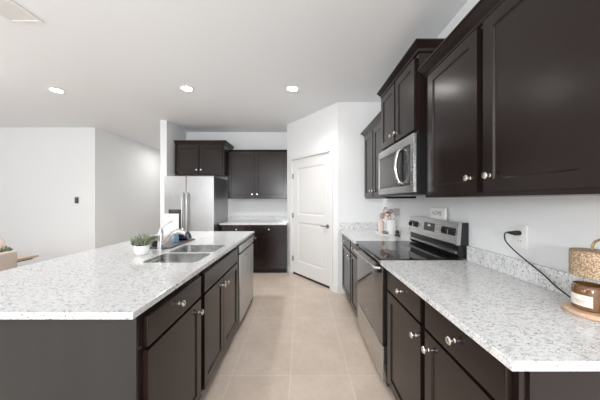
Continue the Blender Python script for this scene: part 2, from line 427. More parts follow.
# ================================================================== CABINETS
def knob_bm(x, z, y=-.02):
    return lathe(B(), [(.001, 0), (.0085, .0005), (.0085, .003), (.0055, .006), (.0055, .015), (.0125, .018), (.0155, .022), (.0155, .026), (.012, .030), (.001, .0315)], (x, y-.0003, z), 22, 'y', -1)
def shaker(x0, x1, z0, z1, st=.055): 
    bm = panel_slab(x0, x1, z0, z1, -.021, -.001, [(x0+st, x1-st, z0+st, z1-st)], .0075, .014)
    es = [e for e in bm.edges if all(abs(v.co.y+.021) < 1e-4 for v in e.verts) and
          all(abs(v.co.x-x0) < 1e-4 or abs(v.co.x-x1) < 1e-4 or abs(v.co.z-z0) < 1e-4 or abs(v.co.z-z1) < 1e-4 for v in e.verts)]
    bmesh.ops.bevel(bm, geom=es, offset=.003, segments=2, affect='EDGES')
    return bm
def crown_bm(w_, dep, z0, z1, out, left, right, dl=None, dr=None):
    h = z1-z0; prof = [(.0, z0), (.008, z0), (.012, z0+.10*h), (.012, z0+.22*h), (out*.35, z0+.34*h), (out*.62, z0+.55*h), (out*.86, z0+.80*h), (out*.90, z0+.84*h), (out, z0+.86*h), (out, z1), (.0, z1)]
    bm = B(); dl = dep if dl is None else dl; dr = dep if dr is None else dr; rows = []
    for o_, z in prof:
        pts = []
        if left: pts.append((-o_, dl))
        pts.append((-o_ if left else 0, -o_)); pts.append((w_+o_ if right else w_, -o_))
        if right: pts.append((w_+o_, dr))
        rows.append([bm.verts.new((x, y-.0, z)) for x, y in pts])
    for q, s in zip(rows, rows[1:]):
        for k in range(len(q)-1): bm.faces.new((q[k], q[k+1], s[k+1], s[k]))
    # closed ends and a top board behind the moulding
    bm.faces.new([r[0] for r in rows][::-1]); bm.faces.new([r[-1] for r in rows])
    return bm
def cabinet(name, label, loc, rz, w_, dep, z0, z1, fronts, toe=0, crown=None, group=None, sides=()):
    t_ = thing(name, label, 'cabinet', loc, rz, group)
    g = .0006
    obj('body', BX(g, w_-g, 0, dep, z0+toe, z1), 'cab', t_, True)
    if toe: obj('toe_kick', BX(g, w_-g, .05, dep, .001, z0+toe), 'toe', t_, True)
    for f_ in fronts:
        kind, x0, x1, a, b_, kn = f_
        if kind == 'door': o = obj('door', shaker(x0, x1, a, b_), 'cab', t_, True)
        else: o = obj('drawer' if kn else 'drawer_front', BX(x0, x1, -.021, -.001, a, b_, bev=.0035), 'cab', t_, True)
        if kn: obj('knob', knob_bm(kn[0], kn[1], -.021), 'nickel', o, True)
    if crown:
        a, b_, out, l, r = crown[:5]; obj('crown_moulding', crown_bm(w_, dep, a, b_, out, l, r, *(crown[5:])), 'cab', t_, True)
    for s in sides:
        obj('side_panel', BX(*s), 'cab_side' if rz > 0 else 'cab', t_, True)
    return t_
RZR, RZI = -PI/2, PI/2
CT, CB = .915, .888
# --- right run, base (local x runs toward the camera; origin at far end)
XF = .605
def rb(name, label, y0, y1, door, draw, knob_d, sides=()):
    w_ = y1-y0
    return cabinet(name, label, (XF, y1, 0), RZR, w_, XW-XF-.002, 0, CB-.002,
        [('drawer', y1-draw[1], y1-draw[0], .735, .861, (y1-(draw[0]+draw[1])/2, .803)),
         ('door', y1-door[1], y1-door[0], .105, .720, (y1-knob_d, .652))], toe=.09, sides=sides)
rb('base_cabinet', 'dark base cabinet at the near end of the right counter, close to the candle lamp', .66, 1.144, (.68, 1.123), (.68, 1.123), 1.085,
   sides=[(.4842, .492, .022, XW-XF-.002, .002, CB-.002)])
rb('base_cabinet', 'dark base cabinet between the range and the cabinet at the counter\'s near end', 1.144, 1.664, (1.165, 1.612), (1.165, 1.612), 1.205)
rb('base_cabinet', 'narrow dark base cabinet just beyond the range', 2.432, 2.812, (2.455, 2.795), (2.455, 2.795), 2.76)
rb('base_cabinet', 'dark base cabinet against the pantry wall beside the white door', 2.812, 3.402, (2.835, 3.375), (2.835, 3.375), 2.875)
# --- right run, uppers
XU = .87
def ru(label, y0, y1, z0, z1, doors, crown, xf=XU):
    return cabinet('wall_cabinet', label, (xf, y1, 0), RZR, y1-y0, XW-xf-.002, z0, z1,
        [('door', y1-d[1], y1-d[0], d[2], d[3], (y1-d[4], d[5])) for d in doors], crown=crown)
ru('large dark wall cabinet at right above the candle lamp and outlet', .63, 1.662, 1.353, 2.19,
   [(.668, 1.110, 1.373, 2.165, 1.068, 1.446), (1.149, 1.595, 1.373, 2.165, 1.192, 1.446)], (2.178, 2.248, .055, False, True, None, None))
ru('dark raised wall cabinet directly above the microwave', 1.668, 2.428, 1.812, 2.385,
   [(1.70, 2.035, 1.84, 2.35, 2.0, 1.90), (2.062, 2.40, 1.84, 2.35, 2.098, 1.90)], (2.372, 2.44, .042, True, True), xf=.828)
ru('dark wall cabinet beyond the microwave above the utensil crock', 2.434, 3.21, 1.353, 2.19,
   [(2.455, 2.795, 1.373, 2.165, 2.76, 1.446), (2.827, 3.185, 1.373, 2.165, 2.862, 1.446)], (2.178, 2.248, .055, True, False))
# --- back run
YF = 4.33
cabinet('base_cabinet', 'dark base cabinet under the back counter beside the refrigerator', (-1.455, YF, 0), 0, .572, YB-YF-.002, 0, CB-.002,
    [('drawer', .02, .555, .735, .861, (.29, .805)), ('door', .02, .555, .105, .72, (.51, .65))], toe=.09)
cabinet('base_cabinet', 'dark base cabinet under the back counter beside the pantry corner', (-.883, YF, 0), 0, .618, YB-YF-.002, 0, CB-.002,
    [('drawer', .02, .60, .735, .861, (.30, .805)), ('door', .02, .60, .105, .72, (.06, .65))], toe=.09)
YU = 4.61
cabinet('wall_cabinet', 'dark two-door wall cabinet above the back counter, right of the refrigerator', (-1.418, YU, 0), 0, 1.156, YB-YU-.002, 1.365, 2.285,
    [('door', .02, .51, 1.385, 2.265, (.475, 1.45)), ('door', .54, 1.135, 1.385, 2.265, (.575, 1.45))], crown=(2.27, 2.31, .02, False, False))
cabinet('wall_cabinet', 'short dark two-door wall cabinet above the stainless refrigerator', (-2.335, 4.41, 0), 0, .912, YB-4.41-.002, 1.805, 2.385,
    [('door', .035, .445, 1.835, 2.345, (.415, 1.895)), ('door', .467, .877, 1.835, 2.345, (.497, 1.895))], crown=(2.372, 2.435, .045, False, True, None, None))

# --- island
XI = -.645
def isl(label, y0, y1, fronts, sides=(), name='island_cabinet'):
    return cabinet(name, label, (XI, y0, 0), RZI, y1-y0, .61, 0, CB-.002,
        [(k, a-y0, b_-y0, c_, d, (kn[0]-y0, kn[1]) if kn else None) for k, a, b_, c_, d, kn in fronts], toe=.09, sides=sides)
isl('dark island cabinet with one drawer and door at the near end', .94, 1.515,
    [('drawer', .972, 1.487, .735, .861, (1.215, .808)), ('door', .972, 1.487, .105, .72, (1.445, .655))],
    sides=[(-.0086, -.0006, .0, .541, .002, CB-.002), (-.0106, -.0006, .543, .61, .002, CB-.002)])
# sink base: body is an open carcass so that the bowls have room
t_ = thing('sink_cabinet', 'dark two-door island cabinet under the double sink', 'cabinet', (XI, 1.516, 0), RZI)
sw = 2.385-1.516
bm = B(); box(bm, .0006, sw-.0006, 0, .03, .09, CB-.002); box(bm, .0006, .02, .031, .61, .09, CB-.002); box(bm, sw-.02, sw-.0006, .031, .61, .09, CB-.002)
box(bm, .021, sw-.021, .59, .61, .09, CB-.002); box(bm, .021, sw-.021, .031, .589, .09, .11); obj('body', bm, 'cab', t_, True)
obj('toe_kick', BX(.0006, sw-.0006, .05, .61, .001, .089), 'toe', t_, True)
obj('false_drawer_front', BX(.027, .843, -.021, -.001, .735, .861, bev=.0035), 'cab', t_, True)
for a, b_, k in ((.027, .404, .368), (.412, .843, .446)):
    o = obj('door', shaker(a, b_, .105, .72), 'cab', t_, True); obj('knob', knob_bm(k, .662, -.021), 'nickel', o, True)
solo('island_end_panel', BX(-1.255, -.648, 3.105, 3.19, .002, CB-.002), 'cab_side', 'dark end panel closing the island behind the dishwasher', 'panel')
solo('island_back_panel', BX(-1.285, -1.258, .94, 3.19, .002, CB-.002), 'cab_side', 'dark panel along the island\'s seating side under the overhang', 'panel')

# ================================================================== COUNTERTOPS
bowls = [(-1.085, -.705, 1.60, 1.892), (-1.085, -.705, 1.914, 2.245)]
bm = BX(-1.78, -.628, .89, 3.22, CB, CT, bev=.003)
bm = boolean_cut(bm, [prism(B(), rrect(a, b_, c_, d, .045), CB-.05, CT+.05) for a, b_, c_, d in bowls])
solo('island_countertop', bm, 'granite_island', 'large pale speckled granite island countertop around the sink', 'countertop')
solo('granite_countertop', BX(.55, XW-.001, .62, 1.665, CB, CT, bev=.003), 'granite', 'speckled granite countertop at near right holding the candle lamp', 'countertop')
solo('granite_countertop', BX(.55, XW-.001, 2.432, 3.418, CB, CT, bev=.003), 'granite', 'short granite countertop beyond the range holding the utensil crock', 'countertop')
solo('granite_countertop', BX(-1.478, -.262, 4.29, YB-.001, CB, CT, bev=.003), 'granite', 'granite countertop along the back wall beside the refrigerator', 'countertop')
def splash(bm, label): return solo('granite_backsplash', bm, 'granite', label, 'backsplash')
splash(BX(XW-.021, XW-.0005, .62, 1.665, CT+.0005, 1.017, bev=.002), 'low granite backsplash strip behind the candle lamp')
bm = BX(XW-.021, XW-.0005, 2.432, 3.396, CT+.0005, 1.017, bev=.002); box(bm, .56, XW-.0215, 3.397, 3.4195, CT+.0005, 1.017, .002)
splash(bm, 'low granite backsplash wrapping the corner behind the utensil crock')
splash(BX(-1.478, -.262, YB-.021, YB-.0005, CT+.0005, 1.017, bev=.002), 'low granite backsplash along the back wall')

# ================================================================== SINK AND FAUCET
t_ = thing('kitchen_sink', 'undermount stainless double-bowl sink set in the island countertop', 'sink', (-.89, 1.91, .70))
def bowl(a, b_, c_, d):
    bm = B(); rings = []
    for ins, z, r in ((.0008, CT-.0015, .045), (.003, CT-.0015, .045), (.004, CB-.03, .045), (.006, .75, .05), (.02, .722, .05), (.06, .716, .04)):
        rings.append([bm.verts.new((x, y, z)) for x, y in rrect(a+ins, b_-ins, c_+ins, d-ins, r)])
    for q, s in zip(rings, rings[1:]):
        n = len(q)
        for k in range(n): bm.faces.new((q[k], q[(k+1) % n], s[(k+1) % n], s[k]))
    bm.faces.new(rings[-1]); return bm
for q in bowls:
    q2 = (q[0], q[1], q[2]+(.004 if q[2] > 1.8 else 0), q[3]-(.004 if q[2] < 1.8 else 0))
    q2 = q
    bb = bowl(*q2)
    if q[2] < 1.8:
        for v in bb.verts: v.co.y = min(v.co.y, 1.902)
    else:
        for v in bb.verts: v.co.y = max(v.co.y, 1.904)
    o = obj('basin', bb, 'sink', t_)
    c_ = ((q[0]+q[1])/2, (q[2]+q[3])/2, .7165)
    obj('drain', lathe(B(), [(.001, .0), (.04, .0), (.042, .003), (.034, .004), (.03, .001), (.001, .0015)], c_), 'chrome', o)
fx, fy = -1.172, 1.99
t_ = thing('faucet', 'chrome pull-out faucet with raised lever standing behind the sink', 'faucet', (fx, fy, CT))
obj('body', lathe(B(), [(.001, 0.0005), (.031, .0005), (.031, .006), (.026, .012), (.024, .06), (.022, .12), (.021, .15), (.016, .168), (.001, .172)], (fx, fy, CT)), 'chrome', t_)
pts = curve_pts([(fx+.008, fy, CT+.06), (fx+.05, fy-.002, CT+.095), (fx+.10, fy-.004, CT+.135), (fx+.15, fy-.005, CT+.158), (fx+.19, fy-.006, CT+.155), (fx+.222, fy-.006, CT+.135)], 25)
rad = [.018+.005*math.sin(i/len(pts)*3) for i in range(len(pts))]
obj('spout', tube(B(), pts, rad, 16), 'chrome', t_)
obj('spray_head', tube(B(), [(fx+.215, fy-.006, CT+.150), (fx+.232, fy-.006, CT+.128), (fx+.243, fy-.006, CT+.098)], [.020, .022, .019], 16), 'panel', t_)
lp = curve_pts([(fx, fy, CT+.165), (fx+.005, fy, CT+.19), (fx+.03, fy+.002, CT+.215), (fx+.075, fy+.004, CT+.238), (fx+.095, fy+.005, CT+.246)], 16)
obj('lever', tube(B(), lp, [.012-.007*i/(len(lp)-1) for i in range(len(lp))], 12), 'chrome', t_)

# ================================================================== DISHWASHER
dy0, dy1 = 2.388, 3.100
t_ = thing('dishwasher', 'stainless dishwasher built into the far end of the island', 'dishwasher', (-.9, (dy0+dy1)/2, 0))
obj('tub', BX(-1.25, -.648, dy0, dy1, .10, CB-.004), 'black', t_)
obj('toe_kick', BX(-1.25, -.695, dy0, dy1, .002, .099), 'toe', t_)
d_ = obj('door', BX(-.647, -.619, dy0+.024, dy1-.006, .085, .775, bev=.004), 'steel', t_)
obj('control_strip', BX(-.647, -.617, dy0+.024, dy1-.006, .80, .868, bev=.004), 'steel', t_)
obj('pocket_handle', BX(-.647, -.632, dy0+.024, dy1-.006, .776, .799), 'panel', t_)
obj('top_rail', BX(-.647, -.600, dy0+.03, dy1-.012, .869, .8765, bev=.002), 'steel', t_)
obj('badge', BX(-.619, -.6182, dy0+.27, dy0+.33, .72, .732), 'panel', d_)

# ================================================================== RANGE
ry0, ry1 = 1.6685, 2.4275
t_ = thing('range', 'freestanding electric range with black glass cooktop and stainless backguard', 'range', (.88, (ry0+ry1)/2, 0))
obj('body', BX(.604, XW-.006, ry0, ry1, .03, .905), 'black', t_)
for x in (.66, 1.1):
    for y in (ry0+.05, ry1-.05): obj('foot', cyl(B(), (x, y, .0005), (x, y, .0295), .018), 'black', t_)
ct = obj('cooktop', BX(.560, XW-.075, ry0, ry1, .9055, .921, bev=.004), 'blackglass', t_)
def ring(cx, cy, r):
    bm = B(); n = 48
    a = [[bm.verts.new((cx+q*math.cos(2*PI*k/n), cy+q*math.sin(2*PI*k/n), z)) for k in range(n)] for q, z in ((r, .9211), (r, .9214), (r-.003, .9214), (r-.003, .9211))]
    for i in range(4):
        for k in range(n): bm.faces.new((a[i][k], a[i][(k+1) % n], a[(i+1) % 4][(k+1) % n], a[(i+1) % 4][k]))
    return bm
for cx, cy, r in ((.73, 1.86, .105), (.73, 2.24, .085), (.97, 1.86, .075), (.97, 2.24, .10)): obj('burner_ring', ring(cx, cy, r), 'ring', ct)
obj('front_rail', BX(.585, .603, ry0+.002, ry1-.002, .868, .9045, bev=.003), 'steel_h', t_)
od = obj('oven_door', BX(.573, .6035, ry0+.004, ry1-.004, .312, .862, bev=.004), 'ovenglass', t_)
obj('badge', BX(.5718, .5728, 2.03, 2.09, .372, .386), 'badge', od)
hb = B(); hz = .846
hp = curve_pts([(.572, ry0+.05, hz), (.545, ry0+.06, hz), (.527, ry0+.10, hz), (.521, (ry0+ry1)/2, hz), (.527, ry1-.10, hz), (.545, ry1-.06, hz), (.572, ry1-.05, hz)], 42)
obj('handle', tube(hb, hp, .0105, 14), 'steel_h', od)
obj('storage_drawer', BX(.575, .6035, ry0+.004, ry1-.004, .055, .302, bev=.004), 'steel_h', t_)
# backguard
def wedge(y0, y1, prof):
    bm = B(); a = [bm.verts.new((x, y0, z)) for x, z in prof]; b_ = [bm.verts.new((x, y1, z)) for x, z in prof]; n = len(prof)
    bm.faces.new(a[::-1]); bm.faces.new(b_)
    for k in range(n): bm.faces.new((a[k], a[(k+1) % n], b_[(k+1) % n], b_[k]))
    return bm
obj('backguard', wedge(ry0+.014, ry1-.004, [(1.120, .9215), (1.1745, .9215), (1.1745, 1.172), (1.118, 1.172), (1.112, 1.02), (1.118, .975), (1.105, .95)]), 'black', t_)
cp = obj('control_panel', wedge(ry0+.012, ry1-.002, [(1.094, 1.022), (1.111, 1.022), (1.117, 1.1725), (1.135, 1.1735), (1.135, 1.178), (1.112, 1.178)]), 'steel_h', t_)
obj('end_cap', wedge(ry0, ry0+.0115, [(1.118, 1.018), (1.1745, 1.0), (1.1745, 1.176), (1.130, 1.176)]), 'black', t_)
obj('end_trim', wedge(ry0, ry0+.0118, [(1.090, 1.018), (1.117, 1.018), (1.129, 1.179), (1.108, 1.179)]), 'steel_h', t_)
obj('trim_strip', BX(1.095, 1.1045, ry0+.02, ry1-.01, .955, .969), 'steel_h', t_)
def cpx(z): return 1.094+(z-1.022)*(.018/.156)
def face_plate(y0, y1, z0, z1, th=.0015):
    return wedge(y0, y1, [(cpx(z0)-th, z0), (cpx(z0)-.0002, z0), (cpx(z1)-.0002, z1), (cpx(z1)-th, z1)])
obj('display', face_plate(1.965, 2.135, 1.072, 1.142), 'panel', cp)
obj('clock', face_plate(2.03, 2.075, 1.112, 1.130, .0022), 'badge', cp)
for g0 in (1.785, 2.325): obj('knob_plate', face_plate(g0-.085, g0+.085, 1.078, 1.134, .0012), 'panel', cp)
for g0 in (1.742, 1.828, 2.282, 2.368):
    k_ = lathe(B(), [(.001, 0), (.024, 0), (.024, .003), (.019, .006), (.017, .022), (.001, .024)], (cpx(1.105)-.0005, g0, 1.105), 24, 'x', -1)
    box(k_, cpx(1.105)-.032, cpx(1.105)-.022, g0-.005, g0+.005, 1.088, 1.122, .002)
    kk = obj('knob', k_, 'black', cp)
    obj('pointer', BX(cpx(1.105)-.0335, cpx(1.105)-.0322, g0-.0022, g0+.0022, 1.089, 1.121), 'badge', kk)

# ================================================================== MICROWAVE
t_ = thing('microwave', 'stainless over-the-range microwave with curved chrome handle', 'microwave', (.98, (ry0+ry1)/2, 1.375))
obj('body', BX(.812, XW-.003, ry0+.002, ry1-.002, 1.376, 1.810), 'black', t_)
mf = .790
fr = B(); ya, yb = ry0+.002, ry1-.002
zz0, zz1 = 1.392, 1.808
box(fr, mf, .811, ya, yb, 1.745, zz1, .002); box(fr, mf, .811, ya, yb, zz0, 1.445, .002)
box(fr, mf, .811, ya, ya+.05, 1.446, 1.744, .002); box(fr, mf, .811, yb-.018, yb, 1.446, 1.744, .002)
dr = obj('door_frame', fr, 'steel_h', t_)
wn = obj('window', BX(mf+.004, .811, ya+.17, yb-.0185, 1.446, 1.744), 'blackglass', t_)
obj('mesh_screen', BX(mf+.003, mf+.0038, ya+.20, yb-.045, 1.472, 1.718), 'mwglass', wn)
obj('control_panel', BX(mf+.002, .811, ya+.0505, ya+.168, 1.446, 1.744), 'panel', t_)
hp = curve_pts([(mf+.004, ya+.19, 1.465), (mf-.030, ya+.19, 1.49), (mf-.052, ya+.19, 1.60), (mf-.030, ya+.19, 1.71), (mf+.004, ya+.19, 1.735)], 28)
obj('handle', tube(B(), hp, .0135, 14), 'chrome', dr)
obj('vent_grille', BX(.83, 1.05, ya+.12, yb-.12, 1.372, 1.3755), 'steel_dark', t_)

# ================================================================== REFRIGERATOR
fx0, fx1, fY = -2.362, -1.505, 4.11
t_ = thing('refrigerator', 'stainless side-by-side refrigerator in the alcove beside the white wall end', 'refrigerator', ((fx0+fx1)/2, 4.5, 0))
obj('body', BX(fx0+.004, fx1-.004, fY+.075, 4.88, .02, 1.745), 'steel_dark', t_)
for x in (fx0+.08, fx1-.08):
    for y in (4.25, 4.8): obj('foot', cyl(B(), (x, y, .0005), (x, y, .0195), .02), 'black', t_)
split = -1.985
ld = obj('freezer_door', BX(fx0, split-.004, fY, fY+.07, .09, 1.755, bev=.008, seg=3), 'steel', t_)
rd = obj('fridge_door', BX(split+.004, fx1, fY, fY+.07, .09, 1.755, bev=.008, seg=3), 'steel', t_)
obj('base_grille', BX(fx0+.01, fx1-.01, fY+.03, fY+.074, .022, .085), 'black', t_)
for hx, par in ((split-.042, ld), (split+.036, rd)):
    hp = curve_pts([(hx, fY-.001, .62), (hx, fY-.045, .66), (hx, fY-.06, 1.02), (hx, fY-.045, 1.42), (hx, fY-.001, 1.46)], 28)
    obj('handle', tube(B(), hp, .0155, 14), 'steel', par)
bm = B(); box(bm, -2.285, -2.065, fY-.006, fY-.0005, .82, 1.175, .002); obj('dispenser', bm, 'panel', ld)
obj('dispenser_display', BX(-2.25, -2.10, fY-.0085, fY-.0065, 1.135, 1.16), 'ring', ld)
solo('paper_sheet', BX(-2.352, -2.105, fY-.0105, fY-.009, .66, 1.103), 'paper', 'blank white sheet hanging on the freezer door over the dispenser', 'paper')

# ================================================================== CEILING FIXTURES
lab = ['leftmost recessed ceiling light, over the great room side', 'middle recessed ceiling light, above the sink side of the island', 'right recessed ceiling light, above the kitchen aisle']
def lamp(x, y, label):
    t_ = thing('recessed_light', label, 'ceiling light', (x, y, CEIL), 0, 'recessed ceiling lights')
    obj('trim_ring', lathe(B(), [(.062, -.0005), (.082, -.0005), (.084, -.003), (.078, -.006), (.064, -.007), (.062, -.005)], (x, y, CEIL), 36), 'trim', t_)
    obj('lens', lathe(B(), [(.001, -.0015), (.0615, -.0015), (.0615, -.005), (.001, -.006)], (x, y, CEIL), 32), 'lamp_em', t_)
    return t_
def annulus_fix(): pass
first = lamp(LAMPS[0][0], LAMPS[0][1], lab[0])
for (x, y), l in zip(LAMPS[1:3], lab[1:]): dup(first, (x, y, CEIL), l)
for (x, y), l in zip(LAMPS[3:], ['recessed ceiling light over the dining area, nearest row', 'recessed ceiling light over the island\'s near end', 'recessed ceiling light over the near end of the aisle']): dup(first, (x, y, CEIL), l)
vx0, vx1, vy0, vy1 = -2.28, -2.03, 1.28, 1.88
t_ = thing('ceiling_vent', 'white louvred air vent in the ceiling at upper left', 'vent', ((vx0+vx1)/2, (vy0+vy1)/2, CEIL))
bm = B(); b2 = .025
for a in ((vx0, vx1, vy0, vy0+b2), (vx0, vx1, vy1-b2, vy1), (vx0, vx0+b2, vy0+b2, vy1-b2), (vx1-b2, vx1, vy0+b2, vy1-b2)): box(bm, *a, CEIL-.012, CEIL-.0005, .003)
obj('frame', bm, 'trim', t_)
obj('backing', BX(vx0+b2, vx1-b2, vy0+b2, vy1-b2, CEIL-.0009, CEIL-.0004), 'trim', t_)
for k in range(7):
    x = vx0+b2+.012+k*(vx1-vx0-2*b2-.024)/6
    bm = B(); a = [(x+.008, CEIL-.0035), (x-.008, CEIL-.011), (x-.009, CEIL-.0095), (x+.007, CEIL-.0025)]
    p = [bm.verts.new((q[0], vy0+b2, q[1])) for q in a]; r = [bm.verts.new((q[0], vy1-b2, q[1])) for q in a]
    bm.faces.new(p[::-1]); bm.faces.new(r)
    for j in range(4): bm.faces.new((p[j], p[(j+1) % 4], r[(j+1) % 4], r[j]))
    obj('louvre', bm, 'trim', t_)

# ================================================================== OUTLETS, SENSOR
def outlet(label, loc, rz, wd=.072, ht=.118, name='wall_outlet', cat='outlet'):
    t_ = thing(name, label, cat, loc, rz)
    obj('cover_plate', BX(-wd/2, wd/2, -.006, -.0005, -ht/2, ht/2, bev=.002), 'plate', t_, True)
    for z in (.021, -.021):
        r_ = obj('receptacle', BX(-.017, .017, -.0085, -.0065, z-.015, z+.015, bev=.0008), 'plate', t_, True)
        for x in (-.007, .007): obj('slot', BX(x-.0012, x+.0012, -.0092, -.0087, z-.004, z+.006), 'slot', r_, True)
    return t_
def switch(label, loc, rz):
    t_ = thing('light_switch', label, 'light switch', loc, rz)
    obj('cover_plate', BX(-.036, .036, -.006, -.0005, -.059, .059, bev=.002), 'plate', t_, True)
    obj('rocker', BX(-.017, .017, -.0095, -.0065, -.034, .034, bev=.001), 'plate', t_, True)
oy = 1.275
outlet('white outlet with the black cord plugged in, on the right wall', (XW, oy, 1.138), RZR)
outlet('white outlet above the back counter, nearer the refrigerator', (-1.285, YB, 1.16), 0)
switch('white rocker switch above the back counter, nearer the pantry', (-.865, YB, 1.16), 0)
t_ = thing('wall_thermostat', 'small dark control unit on the far great room wall', 'thermostat', (-4.345, 4.62, 1.335))
obj('housing', BX(-4.375, -4.315, 4.598, 4.6195, 1.275, 1.395, bev=.006), 'thermo', t_)
obj('button', BX(-4.36, -4.33, 4.5955, 4.5975, 1.33, 1.345), 'ring', t_)

# cord with plug: from the outlet down over the backsplash to the lamp base
t_ = thing('power_cord', 'black power cord drooping from the outlet to the candle lamp', 'cord', (1.1, 1.1, CT))
pz = 1.159
pl = B(); tube(pl, [(XW-.0095, oy, pz), (XW-.035, oy, pz), (XW-.042, oy+.006, pz), (XW-.05, oy+.03, pz)], [.013, .013, .010, .005], 14)
obj('plug', pl, 'cord', t_)
cpz = [(XW-.048, oy+.026, pz), (XW-.05, oy+.045, pz-.01), (XW-.045, oy+.045, pz-.05), (XW-.035, oy, pz-.095), (XW-.03, oy-.075, pz-.14), (XW-.034, oy-.15, pz-.175), (1.135, 1.06, .952), (1.122, .985, .928), (1.112, .952, .924)]
obj('cable', tube(B(), curve_pts(cpz, 64), .0033, 10), 'cord', t_)

# ================================================================== CANDLE WARMER LAMP + CANDLE
lx, ly = 1.072, .876
t_ = thing('candle_warmer_lamp', 'candle warming lamp with woven rattan shade, brass arch and round wooden base', 'lamp', (lx, ly, CT))
obj('base', lathe(B(), [(.001, .0006), (.072, .0006), (.076, .004), (.076, .013), (.073, .017), (.001, .018)], (lx, ly, CT), 48), 'basewood', t_)
bm = B(); n = 48; zt, zb = 1.150, 1.056; rr = []
for r, z in ((.0565, zb), (.0580, zb), (.0580, zt-.003), (.055, zt), (.012, zt+.001), (.012, zt-.002), (.054, zt-.004), (.0560, zt-.006)):
    rr.append([bm.verts.new((lx+r*math.cos(2*PI*k/n), ly+r*math.sin(2*PI*k/n), z)) for k in range(n)])
for i in range(len(rr)):
    q, s = rr[i], rr[(i+1) % len(rr)]
    for k in range(n): bm.faces.new((q[k], q[(k+1) % n], s[(k+1) % n], s[k]))
obj('shade', bm, 'rattan', t_)
ax, ay = .34, -.94
pole = curve_pts([(lx-.0, ly+.0, zt-.03), (lx, ly, zt+.012), (lx+.002, ly-.010, zt+.036), (lx+.006, ly-.035, zt+.046), (lx+.010, ly-.060, zt+.036), (lx+.012, ly-.0665, zt+.0), (lx+.012, ly-.0670, 1.05), (lx+.012, ly-.0665, .934)], 63)
obj('brass_arch', tube(B(), pole, .0040, 12), 'brass', t_)
obj('socket', cyl(B(), (lx, ly, zt-.045), (lx, ly, zt-.014), .014), 'brass', t_)
cx_, cy_ = lx-.006, ly+.006
zb0 = CT+.0185
t_ = thing('jar_candle', 'amber glass jar candle with a cream label on the wooden lamp base', 'candle', (cx_, cy_, zb0))
obj('jar', lathe(B(), [(.001, .0), (.040, .0), (.044, .004), (.0445, .06), (.043, .078), (.040, .084), (.042, .090), (.0385, .090), (.0385, .066), (.001, .066)], (cx_, cy_, zb0), 48), 'amber', t_)
obj('wax', lathe(B(), [(.001, .0662), (.038, .0662), (.038, .070), (.001, .070)], (cx_, cy_, zb0), 40), 'wax', t_)
def arc_patch(a0, a1, z0, z1, r, th=.0006, n=18):
    bm = B(); rows = []
    for q, z in ((r, z0), (r+th, z0), (r+th, z1), (r, z1)):
        rows.append([bm.verts.new((cx_+q*math.cos(a0+(a1-a0)*k/n), cy_+q*math.sin(a0+(a1-a0)*k/n), z)) for k in range(n+1)])
    for i in range(4):
        for k in range(n): bm.faces.new((rows[i][k], rows[i][k+1], rows[(i+1) % 4][k+1], rows[(i+1) % 4][k]))
    bm.faces.new([r_[0] for r_ in rows][::-1]); bm.faces.new([r_[-1] for r_ in rows]); return bm
A = math.radians
lb = obj('label', arc_patch(A(147), A(232), zb0+.016, zb0+.056, .0448), 'label', t_)
bm = B()
for (z0, z1, a0, a1) in ((.046, .0475, 196, 210), (.034, .036, 172, 212), (.029, .0305, 176, 208), (.024, .0253, 180, 205)):
    q = arc_patch(A(a0), A(a1), zb0+z0, zb0+z1, .0456, .0003, 8); merge(bm, q)
obj('lettering', bm, 'ink', lb)

# ================================================================== SIGN ON THE RANGE
sy0, sy1 = 1.885, 2.105
t_ = thing('home_sign', 'small white block sign with grey script on top of the range backguard', 'sign', (1.146, (sy0+sy1)/2, 1.1785))
obj('board', BX(1.137, 1.157, sy0, sy1, 1.1785, 1.270, bev=.002), 'paper', t_)
fc = bpy.data.curves.new('f', 'FONT'); fc.body = 'HOME'; fc.size = .052; fc.extrude = .0004; fc.align_x = 'CENTER'; fc.align_y = 'CENTER'; fc.shear = .3
fo = bpy.data.objects.new('f', fc); COL.objects.link(fo)
dg = bpy.context.evaluated_depsgraph_get(); me = bpy.data.meshes.new_from_object(fo.evaluated_get(dg)); bpy.data.objects.remove(fo)
bm = B(); bm.from_mesh(me); bpy.data.meshes.remove(me)
R_ = Matrix.Translation((1.1364, (sy0+sy1)/2+.004, 1.226)) @ Matrix.Rotation(RZR, 4, 'Z') @ Matrix.Rotation(PI/2, 4, 'X')
bmesh.ops.transform(bm, matrix=R_, verts=bm.verts[:]); obj('lettering', bm, 'inkgrey', t_)

# ================================================================== UTENSIL CROCK GROUP
ux, uy = 1.098, 2.895
solo('marble_tray', BX(.955, 1.157, 2.815, 3.14, CT+.0006, CT+.014, bev=.003), 'white', 'white tray under the utensil crock beyond the range', 'tray')
zt0 = CT+.0146
solo('utensil_crock', lathe(B(), [(.001, 0), (.053, 0), (.056, .004), (.056, .168), (.054, .170), (.051, .168), (.051, .008), (.001, .008)], (ux, uy, zt0), 40), 'white', 'white ceramic crock filled with cooking utensils', 'crock')
solo('blush_canister', lathe(B(), [(.001, 0), (.036, 0), (.038, .003), (.038, .135), (.034, .142), (.001, .143)], (ux-.085, uy+.115, zt0), 36), 'pinkvase', 'pale blush canister behind the white utensil crock', 'canister')
def handle_to(tip, foot, r):
    d = Vector((tip[0]-ux, tip[1]-uy)); d = d*min(1, .0415/d.length) if d.length else d
    return [foot, (ux+d.x, uy+d.y, zt0+.173), tip]
def ellipsoid(bm, c, rx, ry, rz_, n=14):
    t = bmesh.new(); bmesh.ops.create_uvsphere(t, u_segments=n, v_segments=10, radius=1)
    for v in t.verts: v.co = Vector((c[0]+v.co.x*rx, c[1]+v.co.y*ry, c[2]+v.co.z*rz_))
    merge(bm, t)
